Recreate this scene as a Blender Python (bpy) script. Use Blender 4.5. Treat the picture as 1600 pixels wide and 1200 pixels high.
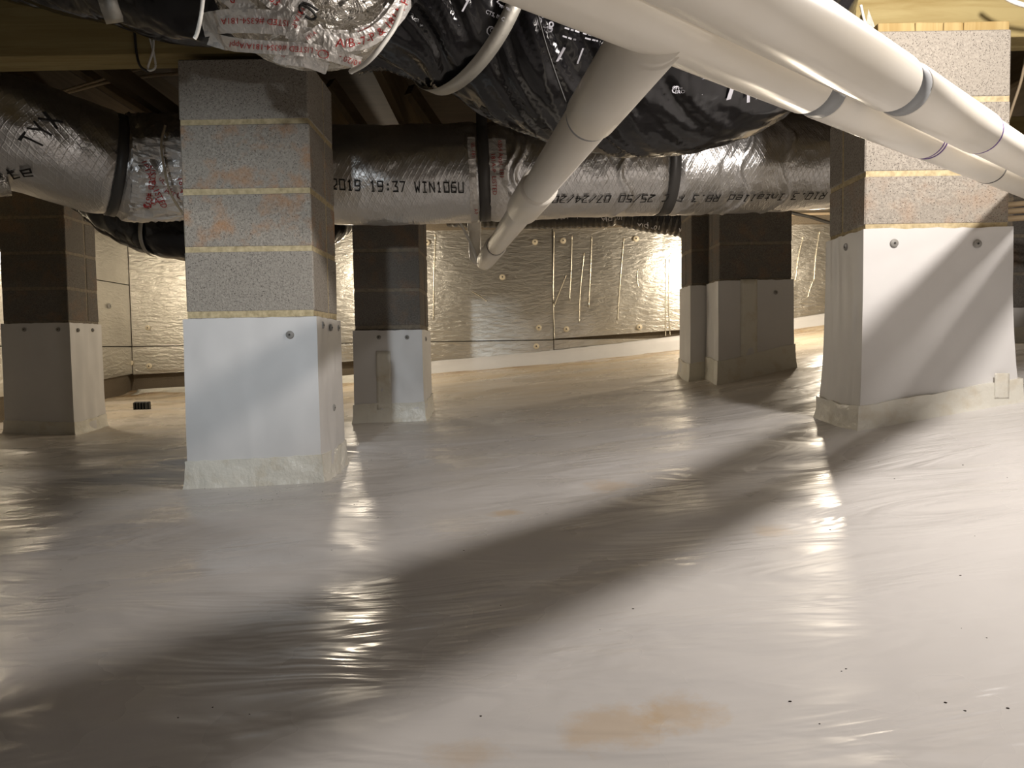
import bpy, bmesh, math, random
import numpy as np
from mathutils import Vector, Matrix, noise
for o in list(bpy.data.objects): bpy.data.objects.remove(o)
SC = bpy.context.scene
COL = SC.collection
rnd = random.Random(7)
H = 0.42                                   # camera height above the liner datum
F = 1150.0                                 # focal length in pixels of a 1600 px wide frame

# ------------------------------------------------------------------ camera
pitch, roll = math.radians(2.8), math.radians(0.92)
fw = Vector((0, math.cos(pitch), -math.sin(pitch)))
r0 = Vector((1, 0, 0)); u0 = r0.cross(fw)
RV = r0*math.cos(roll) - u0*math.sin(roll)
UV = u0*math.cos(roll) + r0*math.sin(roll)
cd = bpy.data.cameras.new('camera'); cam = bpy.data.objects.new('camera', cd); COL.objects.link(cam)
cd.sensor_width = 36; cd.lens = F/1600*36; cd.clip_start = 0.02; cd.clip_end = 60
M = Matrix((RV, UV, -fw)).transposed().to_4x4(); M.translation = Vector((0, 0, H)); cam.matrix_world = M
SC.camera = cam

# ------------------------------------------------------------------ world, lamps, exposure
w = bpy.data.worlds.new('world'); SC.world = w; w.use_nodes = True
w.node_tree.nodes['Background'].inputs[0].default_value = (0.9, 0.8, 0.7, 1)
w.node_tree.nodes['Background'].inputs[1].default_value = 0.02
SC.view_settings.view_transform = 'Standard'; SC.view_settings.look = 'None'
SC.view_settings.gamma = 1; SC.view_settings.use_curve_mapping = False
SC.view_settings.exposure = 0.75
def lamp(name, x, y, zc, power, col, rad=0.04):
    l = bpy.data.lights.new(name, 'POINT'); l.energy = power; l.color = col; l.shadow_soft_size = rad
    o = bpy.data.objects.new(name, l); COL.objects.link(o); o.location = (x, y, zc+H); return o
WARM = (1.0, 0.86, 0.67)
lamp('bulb_light', 1.16, 1.26, 0.96, 47, (1.0, 0.925, 0.86), 0.05)      # row of crawl space bulbs
lamp('bulb_light', 1.3, -0.5, 0.90, 13, (1.0, 0.915, 0.85), 0.05)
sl = bpy.data.lights.new('pier_fill_spot', 'SPOT'); sl.energy = 95; sl.color = (0.88, 0.95, 1.0); sl.shadow_soft_size = .05  # unseen cool spot, added to brighten the front of the near left pier
sl.spot_size = math.radians(27); sl.spot_blend = .9
so = bpy.data.objects.new('pier_fill_spot', sl); COL.objects.link(so); so.location = (-.65, -.9, .66+H)
so.rotation_euler = (Vector((-.92, 2.33, .16+H))-Vector(so.location)).to_track_quat('-Z', 'Y').to_euler()
lamp('bulb_light', -1.23, 5.75, 0.70, 18, WARM, .05)
lamp('bulb_light', 1.60, 5.95, 0.72, 10, WARM)
lamp('bulb_light', 2.22, 5.40, 0.80, 31, WARM, .06)
lamp('bulb_light', -3.02, 5.05, 0.75, 13, WARM)

# ------------------------------------------------------------------ pixel -> point at depth Y
def at(px, py, Y):
    v = RV*((px-800)/F) - UV*((py-600)/F) + fw
    v = v*(Y/v.y); return Vector((v.x, v.y, v.z+H))

# ------------------------------------------------------------------ materials
def mat(name, col, rough=0.6, metal=0.0, spec=0.5):
    m = bpy.data.materials.new(name); m.use_nodes = True
    b = m.node_tree.nodes['Principled BSDF']
    b.inputs['Base Color'].default_value = (*col, 1); b.inputs['Roughness'].default_value = rough
    b.inputs['Metallic'].default_value = metal; b.inputs['Specular IOR Level'].default_value = spec
    return m
class NB:
    def __init__(s, m): s.t = m.node_tree; s.b = s.t.nodes['Principled BSDF']; s.tc = s.t.nodes.new('ShaderNodeTexCoord')
    def n(s, typ, **kw):
        x = s.t.nodes.new(typ)
        for k, v in kw.items(): setattr(x, k, v)
        return x
    def l(s, a, b): s.t.links.new(a, b)
    def coord(s, scale=(1, 1, 1), rot=(0, 0, 0)):
        mp = s.n('ShaderNodeMapping'); mp.inputs['Scale'].default_value = scale; mp.inputs['Rotation'].default_value = rot
        s.l(s.tc.outputs['Object'], mp.inputs[0]); return mp.outputs[0]
    def noise(s, sc, vec=None, detail=4, rough=0.55, dist=0):
        x = s.n('ShaderNodeTexNoise'); x.inputs['Scale'].default_value = sc; x.inputs['Detail'].default_value = detail
        x.inputs['Roughness'].default_value = rough; x.inputs['Distortion'].default_value = dist
        s.l(vec if vec else s.tc.outputs['Object'], x.inputs['Vector']); return x.outputs['Fac']
    def ramp(s, fac, p0, p1, c0=(0, 0, 0), c1=(1, 1, 1)):
        x = s.n('ShaderNodeValToRGB'); e = x.color_ramp.elements
        e[0].position = p0; e[1].position = p1; e[0].color = (*c0, 1); e[1].color = (*c1, 1)
        s.l(fac, x.inputs[0]); return x.outputs[0]
    def mix(s, fac, a, b, mode='MIX'):
        x = s.n('ShaderNodeMix', data_type='RGBA', blend_type=mode)
        for sock, v in ((x.inputs[0], fac), (x.inputs[6], a), (x.inputs[7], b)):
            if isinstance(v, (int, float)): sock.default_value = v
            elif isinstance(v, tuple): sock.default_value = (*v, 1)
            else: s.l(v, sock)
        return x.outputs[2]
    def math(s, op, a, b=None):
        x = s.n('ShaderNodeMath', operation=op)
        for sock, v in ((x.inputs[0], a), (x.inputs[1], b)):
            if v is None: continue
            if isinstance(v, (int, float)): sock.default_value = v
            else: s.l(v, sock)
        return x.outputs[0]
    def bump(s, h, strength, dist, prev=None):
        x = s.n('ShaderNodeBump'); x.inputs['Strength'].default_value = strength; x.inputs['Distance'].default_value = dist
        s.l(h, x.inputs['Height'])
        if prev: s.l(prev, x.inputs['Normal'])
        s.l(x.outputs[0], s.b.inputs['Normal']); return x.outputs[0]
    def col(s, c): s.l(c, s.b.inputs['Base Color'])

def block_mat(name, base, stain):
    m = mat(name, base, 0.93, spec=0.2); k = NB(m)
    n1 = k.noise(150, detail=2); n2 = k.noise(6); n3 = k.noise(300, detail=1)
    c = k.mix(k.ramp(n1, .36, .62), tuple(x*.62 for x in base), tuple(min(1, x*1.12) for x in base))
    c = k.mix(k.ramp(n2, .3, .75), tuple(x*.86 for x in base), c)
    c = k.mix(k.math('MULTIPLY', k.ramp(n3, .60, .68), .8), c, (.06, .05, .045))
    if stain:
        c = k.mix(k.math('MULTIPLY', k.ramp(k.noise(7.5, detail=5, rough=.65), .50, .66), stain), c, (.50, .24, .09))
    k.col(c)
    b1 = k.bump(n1, .5, .004); k.bump(n3, .35, .002, b1); return m
M_BLOCK = block_mat('concrete_block', (.44, .40, .345), 0.0)
M_BLOCKS = block_mat('clay_stained_block', (.43, .39, .335), .6)
M_BLOCKF = block_mat('faintly_stained_block', (.44, .40, .345), .2)
M_BLOCKD = block_mat('dark_block', (.20, .185, .165), .15)  # darker block tone used on the far piers
def mortar_mat(a=(.42, .34, .20), b=(.68, .57, .36)):
    m = mat('mortar', (.52, .43, .28), .95, spec=.15); k = NB(m)
    n = k.noise(60); k.col(k.mix(k.ramp(n, .3, .7), a, b)); k.bump(n, .6, .005); return m
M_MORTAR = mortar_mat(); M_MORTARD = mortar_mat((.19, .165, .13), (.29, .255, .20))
def liner_mat(name, base, r=.36, cloth=True):
    m = mat(name, base, r); k = NB(m)
    n = k.noise(5, detail=5); k.col(k.mix(k.ramp(n, .3, .75), tuple(x*.93 for x in base), base))
    b = k.bump(k.noise(5, k.coord((1, 1, .6)), detail=2, dist=.2), .35, .022); k.bump(k.noise(260, detail=1), .06, .001, b); return m
M_WRAP = liner_mat('pier_wrap_liner', (.73, .72, .71), .42)
def tape_mat():
    m = mat('seam_tape', (.70, .66, .56), .3); k = NB(m)
    n = k.noise(22, detail=5); k.col(k.mix(k.ramp(k.noise(14, detail=6), .52, .85), (.76, .74, .66), (.60, .52, .38)))
    k.bump(n, .7, .010); return m
M_TAPE = tape_mat()
def foil_mat(name, base, rough, sc=(1, 1, 1), big=1.0, scrim=False):
    m = mat(name, base, rough, metal=.95); k = NB(m)
    b = k.bump(k.noise(26, k.coord(sc), detail=4, rough=.6, dist=.6), .55*big, .012)
    b = k.bump(k.noise(120, k.coord(sc), detail=2), .25, .003, b)
    if scrim:
        for a in (.55, -.55):
            wv = k.n('ShaderNodeTexWave'); wv.inputs['Scale'].default_value = 17; wv.inputs['Distortion'].default_value = .4
            k.l(k.coord((1, 0, 1), (0, a, 0)), wv.inputs['Vector']); b = k.bump(k.ramp(wv.outputs['Fac'], .85, 1), .2, .003, b)
    n = k.noise(3, detail=5); k.col(k.mix(k.ramp(n, .35, .75), tuple(x*.82 for x in base), base)); return m
M_FOILWALL = foil_mat('foil_insulation_facing', (.76, .735, .67), .38, (.45, .45, 1.5))
M_FOILDUCT = foil_mat('foil_duct_jacket', (.86, .85, .84), .33, (1, 1, 1), .55, True)
M_FOILDUCT.node_tree.nodes['Principled BSDF'].inputs['Metallic'].default_value = .93
M_FOILTAPE = foil_mat('foil_tape', (.92, .89, .85), .42, (1, 1, 1), 1.0)
M_FOILTAPE.node_tree.nodes['Principled BSDF'].inputs['Metallic'].default_value = .45
M_CRUMPLE = foil_mat('crumpled_foil', (.84, .80, .73), .25, (1, 1, 1), 1.5)
def black_mat():
    m = mat('black_poly_jacket', (.010, .0095, .011), .16, spec=.55); k = NB(m)
    b = k.bump(k.noise(3.4, k.coord((2.6, 2.6, .5), (.15, .8, .3)), detail=2, dist=.3), .4, .03)
    k.bump(k.noise(9, k.coord((2.6, 2.6, .4), (.15, .8, .3)), detail=1, dist=.2), .2, .01, b); return m
M_BLACK = black_mat()
def pvc_mat():
    m = mat('pvc_pipe', (.80, .75, .66), .33); k = NB(m); n = k.noise(3, detail=4)
    k.col(k.mix(k.ramp(n, .35, .8), (.90, .86, .78), (.83, .77, .66))); k.bump(k.noise(90, detail=1), .02, .001); return m
M_PVC = pvc_mat()
M_GREYBAND = mat('grey_pipe_band', (.27, .28, .29), .5)
M_PURPLE = mat('purple_primer', (.16, .08, .30), .5)
M_DARKRING = mat('dark_joint_ring', (.09, .085, .08), .5)
M_STEEL = mat('galvanised_strap', (.50, .48, .43), .5, .8)
k_ = NB(M_STEEL); k_.bump(k_.noise(90, detail=3), .3, .002)
M_DARKSTRAP = mat('dark_duct_strap', (.10, .095, .09), .45, .3)
M_RED = mat('red_print', (.45, .03, .025), .55)
M_INK = mat('black_ink_print', (.015, .014, .013), .6)
M_WHITE = mat('white_print', (.62, .62, .68), .5)
M_FAST = mat('fastener_cap', (.30, .29, .27), .55)
M_FASTDARK = mat('fastener_pin', (.03, .028, .025), .5)
M_WASHER = mat('plastic_washer', (.72, .64, .48), .5)
M_ZIP = mat('white_nylon', (.86, .84, .78), .45)
M_CABLE = mat('tan_cable', (.42, .33, .22), .5)
M_DCABLE = mat('dark_cable', (.03, .028, .026), .5)
M_PEX = mat('tan_pipe_cover', (.50, .38, .24), .5)
M_SOIL = mat('soil_crumb', (.035, .026, .018), .95)
M_GRATE = mat('black_grate_plastic', (.02, .02, .02), .5)
def wood_mat(name, a, b, ax):
    m = mat(name, a, .75, spec=.25); k = NB(m)
    sc = [9, 9, 9]; sc[ax] = .7
    n = k.noise(2.2, k.coord(tuple(sc)), detail=5, rough=.6, dist=1.2)
    k.col(k.mix(k.ramp(n, .35, .68), a, b)); k.bump(n, .3, .003); return m
M_GIRDER = wood_mat('treated_girder_wood', (.42, .34, .16), (.30, .22, .085), 0)
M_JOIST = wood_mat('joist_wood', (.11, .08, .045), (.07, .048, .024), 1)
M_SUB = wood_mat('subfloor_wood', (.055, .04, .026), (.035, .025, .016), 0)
M_SHIM = wood_mat('shim_wood', (.52, .40, .19), (.38, .26, .10), 2)
M_CONC = block_mat('foundation_concrete', (.20, .165, .12), 0)

# ------------------------------------------------------------------ object helpers
ORG = {}
def setp(o, label=None, cat=None, group=None, kind=None):
    for k, v in (('label', label), ('category', cat), ('group', group), ('kind', kind)):
        if v: o[k] = v
    return o
def thing(name, loc, label, cat, group=None):
    o = bpy.data.objects.new(name, None); COL.objects.link(o); o.location = loc; o.empty_display_size = .1
    ORG[o] = Vector(loc); return setp(o, label, cat, group)
def mk(name, V, Fc, m, parent=None, smooth=False, mi=None):
    V = [Vector(v) for v in V]
    if parent is not None: org = ORG[parent]
    else:
        xs = [v.x for v in V]; ys = [v.y for v in V]; zs = [v.z for v in V]
        org = Vector(((min(xs)+max(xs))/2, (min(ys)+max(ys))/2, min(zs)))
    me = bpy.data.meshes.new(name); me.from_pydata([v-org for v in V], [], Fc)
    for x in (m if isinstance(m, (list, tuple)) else [m]): me.materials.append(x)
    if mi: me.polygons.foreach_set('material_index', mi)
    if smooth: me.polygons.foreach_set('use_smooth', [True]*len(me.polygons))
    me.update()
    o = bpy.data.objects.new(name, me); COL.objects.link(o); ORG[o] = org
    if parent is not None: o.parent = parent
    else: o.location = org
    return o
def box_vf(x0, x1, y0, y1, z0, z1, bev=0.0, jit=0.0):
    bm = bmesh.new(); bmesh.ops.create_cube(bm, size=1)
    for v in bm.verts:
        v.co = Vector((x0+(v.co.x+.5)*(x1-x0), y0+(v.co.y+.5)*(y1-y0), z0+(v.co.z+.5)*(z1-z0)))
        if jit: v.co += Vector((rnd.uniform(-jit, jit), rnd.uniform(-jit, jit), rnd.uniform(-jit, jit)))
    if bev: bmesh.ops.bevel(bm, geom=bm.edges[:], offset=bev, segments=1, affect='EDGES', profile=.5)
    bm.verts.index_update()
    r = [v.co.copy() for v in bm.verts], [[v.index for v in f.verts] for f in bm.faces]; bm.free(); return r
def box(name, x0, x1, y0, y1, z0, z1, m, parent=None, bev=0.003, jit=0.0):
    V, Fc = box_vf(x0, x1, y0, y1, z0, z1, bev, jit); return mk(name, V, Fc, m, parent)
def merge(parts):
    V, Fc = [], []
    for v, f in parts:
        b = len(V); V += list(v); Fc += [[i+b for i in q] for q in f]
    return V, Fc
def catmull(P, per):
    P = [Vector(p) for p in P]; out = []
    Q = [P[0]*2-P[1]] + P + [P[-1]*2-P[-2]]
    for i in range(1, len(Q)-2):
        for j in range(per):
            t = j/per; a, b, c, d = Q[i-1], Q[i], Q[i+1], Q[i+2]
            out.append(.5*((2*b)+(-a+c)*t+(2*a-5*b+4*c-d)*t*t+(-a+3*b-3*c+d)*t**3))
    out.append(P[-1]); return out
class Path:
    """smooth centre line with frames; theta 0 = right-hand side of travel, 90 deg = up"""
    def __init__(s, P, per=24):
        s.p = catmull(P, per) if len(P) > 2 else [Vector(P[0]).lerp(Vector(P[1]), i/per) for i in range(per+1)]
        s.d = [0.0]
        for i in range(1, len(s.p)): s.d.append(s.d[-1]+(s.p[i]-s.p[i-1]).length)
        s.L = s.d[-1]
    def fr(s, q):
        q = min(max(q, 0.0), s.L); i = int(np.searchsorted(s.d, q))-1; i = min(max(i, 0), len(s.p)-2)
        t = (q-s.d[i])/max(1e-9, s.d[i+1]-s.d[i]); c = s.p[i].lerp(s.p[i+1], t)
        a = s.p[min(i+2, len(s.p)-1)]-s.p[max(i-1, 0)]; T = a.normalized()
        S = T.cross(Vector((0, 0, 1)))
        if S.length < 1e-3: S = T.cross(Vector((0, 1, 0)))
        S.normalize(); N = S.cross(T).normalized(); return c, T, S, N
def tube(path, rad, ns, nt, disp=None, caps=True, s0=None, s1=None):
    s0 = 0 if s0 is None else s0; s1 = path.L if s1 is None else s1
    V, Fc = [], []
    for i in range(ns+1):
        q = s0+(s1-s0)*i/ns; c, T, S, N = path.fr(q); r = rad(q) if callable(rad) else rad
        for j in range(nt):
            th = 2*math.pi*j/nt; rr = r+(disp(q, th) if disp else 0)
            V.append(c+(S*math.cos(th)+N*math.sin(th))*rr)
    for i in range(ns):
        for j in range(nt):
            a = i*nt+j; b = i*nt+(j+1) % nt; Fc.append([a, b, b+nt, a+nt])
    if caps: Fc.append(list(range(nt))); Fc.append(list(range(ns*nt, ns*nt+nt))[::-1])
    return V, Fc
def wire(name, P, r, m, parent=None, label=None, cat=None, per=10, nt=6, group=None):
    pa = Path(P, per); V, Fc = tube(pa, r, max(2, per*(len(P)-1)), nt)
    o = mk(name, V, Fc, m, parent, True)
    return setp(o, label, cat, group)
def text_mesh(s, size=1.0):
    c = bpy.data.curves.new('t', 'FONT'); c.body = s; c.size = size; c.resolution_u = 2
    o = bpy.data.objects.new('t', c); COL.objects.link(o)
    dg = bpy.context.evaluated_depsgraph_get(); me = bpy.data.meshes.new_from_object(o.evaluated_get(dg))
    bm = bmesh.new(); bm.from_mesh(me)
    V = [(v.co.x, v.co.y) for v in bm.verts]; Fc = [[v.index for v in f.verts] for f in bm.faces]
    bm.free(); bpy.data.objects.remove(o); bpy.data.curves.remove(c); bpy.data.meshes.remove(me)
    x0 = min(v[0] for v in V); V = [(a-x0, b) for a, b in V]
    return V, Fc, max(v[0] for v in V)
def tube_text(path, rad, s, s0, th0, size, flip=False, sx=1.0, disp=None, off=.0025, slant=0.0):
    V, Fc, wd = text_mesh(s, size); out = []
    for x, y in V:
        x = (x+y*slant)*sx
        if flip: x, y = -x, -y
        q = s0+x; r = rad(q) if callable(rad) else rad; th = th0+y/r
        c, T, S, N = path.fr(q); rr = r+off+(disp(q, th) if disp else 0)
        out.append(c+(S*math.cos(th)+N*math.sin(th))*rr)
    return out, Fc
GLY = {'0': [(0,0,4,0,4,6,0,6,0,0)], '1': [(1,5,2,6,2,0),(1,0,3,0)], '2': [(0,6,4,6,4,3,0,0,4,0)], '3': [(0,6,4,6,2,3.4,4,2.6,4,0,0,0)], '4': [(3,0,3,6,0,2,4,2)], '5': [(4,6,0,6,0,3.4,4,3,4,0,0,0)], '6': [(4,6,1,6,0,4,0,0,4,0,4,3,0,3)],
 '7': [(0,6,4,6,1,0)], '8': [(0,0,4,0,4,6,0,6,0,0),(0,3,4,3)], '9': [(0,0,3,0,4,2,4,6,0,6,0,3,4,3)], ':': [(1.5,1,2.3,1,2.3,1.7),(1.5,4,2.3,4,2.3,4.7)], '.': [(1.5,0,2.3,0,2.3,.7)], '/': [(0,0,4,6)],
 'W': [(0,6,.8,0,2,3,3.2,0,4,6)], 'I': [(0.5,6,3.5,6),(2,6,2,0),(.5,0,3.5,0)], 'N': [(0,0,0,6,4,0,4,6)], 'U': [(0,6,0,0,4,0,4,6)], 'R': [(0,0,0,6,4,6,4,3,0,3),(1.5,3,4,0)], 'F': [(0,0,0,6,4,6),(0,3,3,3)], 'H': [(0,0,0,6),(4,0,4,6),(0,3,4,3)], 'C': [(4,6,0,6,0,0,4,0)],
 'n': [(0,0,0,4,3,4,4,3,4,0)], 't': [(1,6,1,0,4,0),(0,4,3,4)], 'a': [(0,4,4,4,4,0,0,0,0,2.3,4,2.3)], 'l': [(1,6,2,6,2,0),(1,0,3,0)], 'e': [(4,0,0,0,0,4,4,4,4,2,0,2)], 'd': [(4,6,4,0,0,0,0,4,4,4)], 'i': [(1,4,2,4,2,0),(1,0,3,0),(1.8,5.4,2.2,6)], 'T': [(0,6,4,6),(2,6,2,0)], 'Y': [(0,6,2,3,4,6),(2,3,2,0)], 'X': [(0,0,4,6),(0,6,4,0)]}
def stroke_text(st, size, slant=0.0, wd=.055):
    V, Fc = [], []; u = size/8.0; h = size*wd; x0 = 0
    for ch in st:
        for pl in GLY.get(ch, []):
            P = [(x0+a*u*.95+slant*b*u, b*u) for a, b in zip(pl[::2], pl[1::2])]
            for (ax, ay), (bx, by) in zip(P, P[1:]):
                L = math.hypot(bx-ax, by-ay) or 1; tx, ty = (bx-ax)/L*h, (by-ay)/L*h; n = max(1, int(L/(size*.25)))
                for k in range(n):
                    p, q = k/n, (k+1)/n; cx, cy = ax+(bx-ax)*p, ay+(by-ay)*p; ex, ey = ax+(bx-ax)*q, ay+(by-ay)*q
                    if k == 0: cx -= tx*.8; cy -= ty*.8
                    if k == n-1: ex += tx*.8; ey += ty*.8
                    b0 = len(V); V += [(cx-ty, cy+tx), (cx+ty, cy-tx), (ex+ty, ey-tx), (ex-ty, ey+tx)]; Fc.append([b0, b0+1, b0+2, b0+3])
        x0 += 6*u
    return V, Fc, x0
def nz(x, y, z=0.0): return noise.noise(Vector((x, y, z)))
def lathe(A, d, prof, nt=40):
    """surface of revolution about line A + t d; prof = [(t, r)]"""
    A = Vector(A); d = Vector(d).normalized(); S = d.cross(Vector((0, 0, 1)))
    if S.length < 1e-3: S = Vector((1, 0, 0))
    S.normalize(); N = S.cross(d); V, Fc = [], []
    for t, r in prof:
        for j in range(nt):
            th = 2*math.pi*j/nt; V.append(A+d*t+(S*math.cos(th)+N*math.sin(th))*r)
    for i in range(len(prof)-1):
        for j in range(nt):
            a = i*nt+j; b = i*nt+(j+1) % nt; Fc.append([a, b, b+nt, a+nt])
    Fc.append(list(range(nt))[::-1]); n = (len(prof)-1)*nt; Fc.append(list(range(n, n+nt)))
    return V, Fc

# ------------------------------------------------------------------ ground
CP = np.array([(-4.5,6.5,-.40),(-3.3,6.45,-.34),(-2,6.45,-.29),(-.56,6.45,-.20),(.5,6.45,-.12),(1.57,6.45,-.01),(2.75,6.45,.15),(3.6,6.45,.24),(5,6.4,.3),
 (-4.2,4.25,-.46),(-2.95,4.25,-.455),(-2.5,4.3,-.46),(-1.6,4.6,-.41),(-.8,3.7,-.37),(-.45,3.7,-.36),(.4,4.6,-.25),(1.14,4.1,-.225),(1.55,4.1,-.135),(2.6,4.1,-.02),(4,4.1,.08),
 (-1.0,2.33,-.42),(-.6,2.4,-.41),(.3,2.3,-.355),(.98,2.2,-.285),(1.48,2.25,-.195),(2.2,2.2,-.10),(3.5,2.2,0),
 (-2.5,2.3,-.45),(-2.5,.3,-.44),(0,.9,-.40),(0,0,-.42),(1.2,.9,-.31),(2.5,.2,-.22),(0,-2,-.43),(-3,-2.5,-.45),(3,-2.5,-.25)])
def tps(P):
    n = len(P); X = P[:, :2]; D = ((X[:, None]-X[None])**2).sum(-1); K = .5*D*np.log(D+1e-12)+np.eye(n)*.02
    A = np.zeros((n+3, n+3)); A[:n, :n] = K; A[:n, n] = 1; A[:n, n+1:] = X; A[n:, :n] = A[:n, n:].T
    return np.linalg.solve(A, np.concatenate([P[:, 2], [0, 0, 0]]))
TW = tps(CP)
def ground(x, y):
    x = np.asarray(x, float); y = np.asarray(y, float); n = len(CP); r = TW[n]+TW[n+1]*x+TW[n+2]*y
    for i in range(n):
        D = (x-CP[i, 0])**2+(y-CP[i, 1])**2; r = r+TW[i]*.5*D*np.log(D+1e-12)
    return r
RS = np.random.RandomState(4)
WV = [(RS.uniform(.5, 3.2), RS.normal(0, .30), RS.uniform(0, 6.28), RS.uniform(.35, 1)) for _ in range(16)]
def wrinkle(x, y):
    h = 0*x
    wx = .10*np.sin(1.7*x+.6*y)+.05*np.sin(3.1*y-2.2*x); wy = .12*np.sin(1.3*x-.9*y+1)+.05*np.sin(4.2*x+1.1*y)
    for f, a, ph, g in WV:
        k = 6.28*f/1.3; ang = a; u = (x+wx)*math.sin(ang)+(y+wy)*math.cos(ang)
        env = .5+.5*np.sin(1.1*f*x*.7+2.3*g*y+ph*3)
        s = np.sin(k*u+ph+.6*np.sin(2.1*x+ph)); h = h+g*env*(s*.45+.9*np.exp(-((s-1)/.18)**2))/f
    return h
def floor_h(x, y):
    return ground(x, y)+wrinkle(np.asarray(x, float), np.asarray(y, float))*.0076
def fz(x, y): return float(floor_h(np.array([x]), np.array([y]))[0])+H

def floor_mat():
    m = mat('vapour_barrier_film', (.73, .71, .69), .3, spec=.34); k = NB(m)
    base = k.mix(k.ramp(k.noise(1.4, detail=5), .3, .75), (.66, .64, .62), (.75, .73, .715))
    sep = k.n('ShaderNodeSeparateXYZ'); k.l(k.tc.outputs['Object'], sep.inputs[0])
    far = k.n('ShaderNodeMapRange'); k.l(sep.outputs['Y'], far.inputs[0]); far.inputs[1].default_value = FLY+2.9; far.inputs[2].default_value = FLY+6.2
    nd = k.ramp(k.noise(2.2, k.coord((.5, 1.6, 1)), detail=6, rough=.65), .3, .68)
    c = k.mix(k.math('MULTIPLY', far.outputs[0], k.math('ADD', k.math('MULTIPLY', nd, .55), .4)), base, (.60, .45, .24))
    edge = k.n('ShaderNodeMapRange'); k.l(sep.outputs['Y'], edge.inputs[0]); edge.inputs[1].default_value = FLY+5.85; edge.inputs[2].default_value = FLY+6.3
    c = k.mix(k.math('MULTIPLY', edge.outputs[0], k.ramp(k.noise(7, k.coord((.6, 1.5, 1)), detail=7, rough=.75), .42, .62)), c, (.30, .17, .07))
    for (px, py, sx, sy, am) in STAINS:
        mp = k.n('ShaderNodeMapping', vector_type='POINT'); mp.inputs['Location'].default_value = (-px*sx, -py*sy, 0); mp.inputs['Scale'].default_value = (sx, sy, 0)
        k.l(k.tc.outputs['Object'], mp.inputs[0]); ln = k.n('ShaderNodeVectorMath', operation='LENGTH'); k.l(mp.outputs[0], ln.inputs[0])
        v = k.math('ADD', ln.outputs['Value'], k.math('MULTIPLY', k.math('SUBTRACT', k.noise(16, detail=5, rough=.7), .5), 2.2))
        c = k.mix(k.math('MULTIPLY', k.ramp(v, .35, 1.0, (1, 1, 1), (0, 0, 0)), am), c, (.62, .42, .20))
    k.col(c)
    k.l(k.ramp(k.noise(3.4, detail=3), .36, .58, (.17,)*3, (.42,)*3), k.b.inputs['Roughness'])
    b = k.bump(k.noise(3.2, k.coord((.6, 1.7, 1), (0, 0, .2)), detail=3, dist=1.4), .45, .03)
    b = k.bump(k.noise(13, k.coord((.5, 1.5, 1), (0, 0, -.25)), detail=2, rough=.4, dist=1.0), .12, .012, b)
    k.bump(k.noise(170, detail=1), .05, .001, b); return m
xs = np.concatenate([np.arange(-4.6, -2.4, .06), np.arange(-2.4, 2.4, .02), np.arange(2.4, 5.01, .06)])
ys = np.concatenate([np.arange(-4.0, .3, .08), np.arange(.3, 4.6, .018), np.arange(4.6, 6.5, .025)])
GX, GY = np.meshgrid(xs, ys); GZ = floor_h(GX, GY)
flx, fly = .2, 1.2; FLX, FLY = -flx, -fly
STAINS = []
def on_floor(px, py):
    v = at(px, py, 1.0)-Vector((0, 0, H)); t = 1.0
    for _ in range(40): t = (fz(v.x*t, v.y*t)-H)/v.z
    return Vector((v.x*t, v.y*t, fz(v.x*t, v.y*t)))
for px, py, sx, sy, am in ((955, 1132, 16, 20, .42), (1062, 1112, 20, 22, .45), (740, 1180, 18, 30, .3), (950, 760, 12, 14, .35), (785, 803, 20, 22, .5), (1205, 828, 22, 18, .3)):
    p = on_floor(px, py); STAINS.append((p.x-flx, p.y-fly, sx, sy, am))
me = bpy.data.meshes.new('floor'); nx, ny = len(xs), len(ys)
co = np.stack([GX-flx, GY-fly, GZ+H], -1).reshape(-1, 3)
idx = np.arange(nx*ny).reshape(ny, nx); q = np.stack([idx[:-1, :-1], idx[:-1, 1:], idx[1:, 1:], idx[1:, :-1]], -1).reshape(-1, 4)
me.from_pydata(co.tolist(), [], q.tolist()); me.polygons.foreach_set('use_smooth', [True]*len(me.polygons)); me.materials.append(floor_mat())
FLOOR = bpy.data.objects.new('floor', me); COL.objects.link(FLOOR); FLOOR.location = (flx, fly, 0); FLOOR['kind'] = 'structure'
ORG[FLOOR] = Vector((flx, fly, 0)); FLOOR['label'] = 'white plastic vapour barrier covering the crawl space ground'

# ------------------------------------------------------------------ shell: walls, ceiling
def structure(o): o['kind'] = 'structure'; return o
YB, XL = 6.45, -3.32
WB = structure(box('wall_back', XL-.3, 5.2, YB+.05, YB+.25, -.2, 1.13+H, M_CONC, None, 0))
WL = structure(box('wall_left', XL-.25, XL-.05, -4.2, YB+.05, -.3, 1.13+H, M_CONC, None, 0))
WR = structure(box('wall_right', 5.0, 5.2, -4.2, YB+.05, -.2, 1.13+H, M_CONC, None, 0))
WF = structure(box('wall_front', XL-.25, 5.2, -4.2, -4.0, -.3, 1.13+H, M_CONC, None, 0))
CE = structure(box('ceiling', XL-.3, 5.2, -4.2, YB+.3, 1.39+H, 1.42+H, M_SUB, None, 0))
structure(box('trim_1', XL-.05, 5.0, YB-.06, YB+.06, 1.03+H, 1.15+H, M_CONC, None, .004))
for i in range(24):
    x = -4.6+.406*i
    if XL-.2 < x < 5.0: box('joist', x-.019, x+.019, -4.0, YB+.06, 1.155+H, 1.39+H, M_JOIST, CE, .002)
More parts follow.
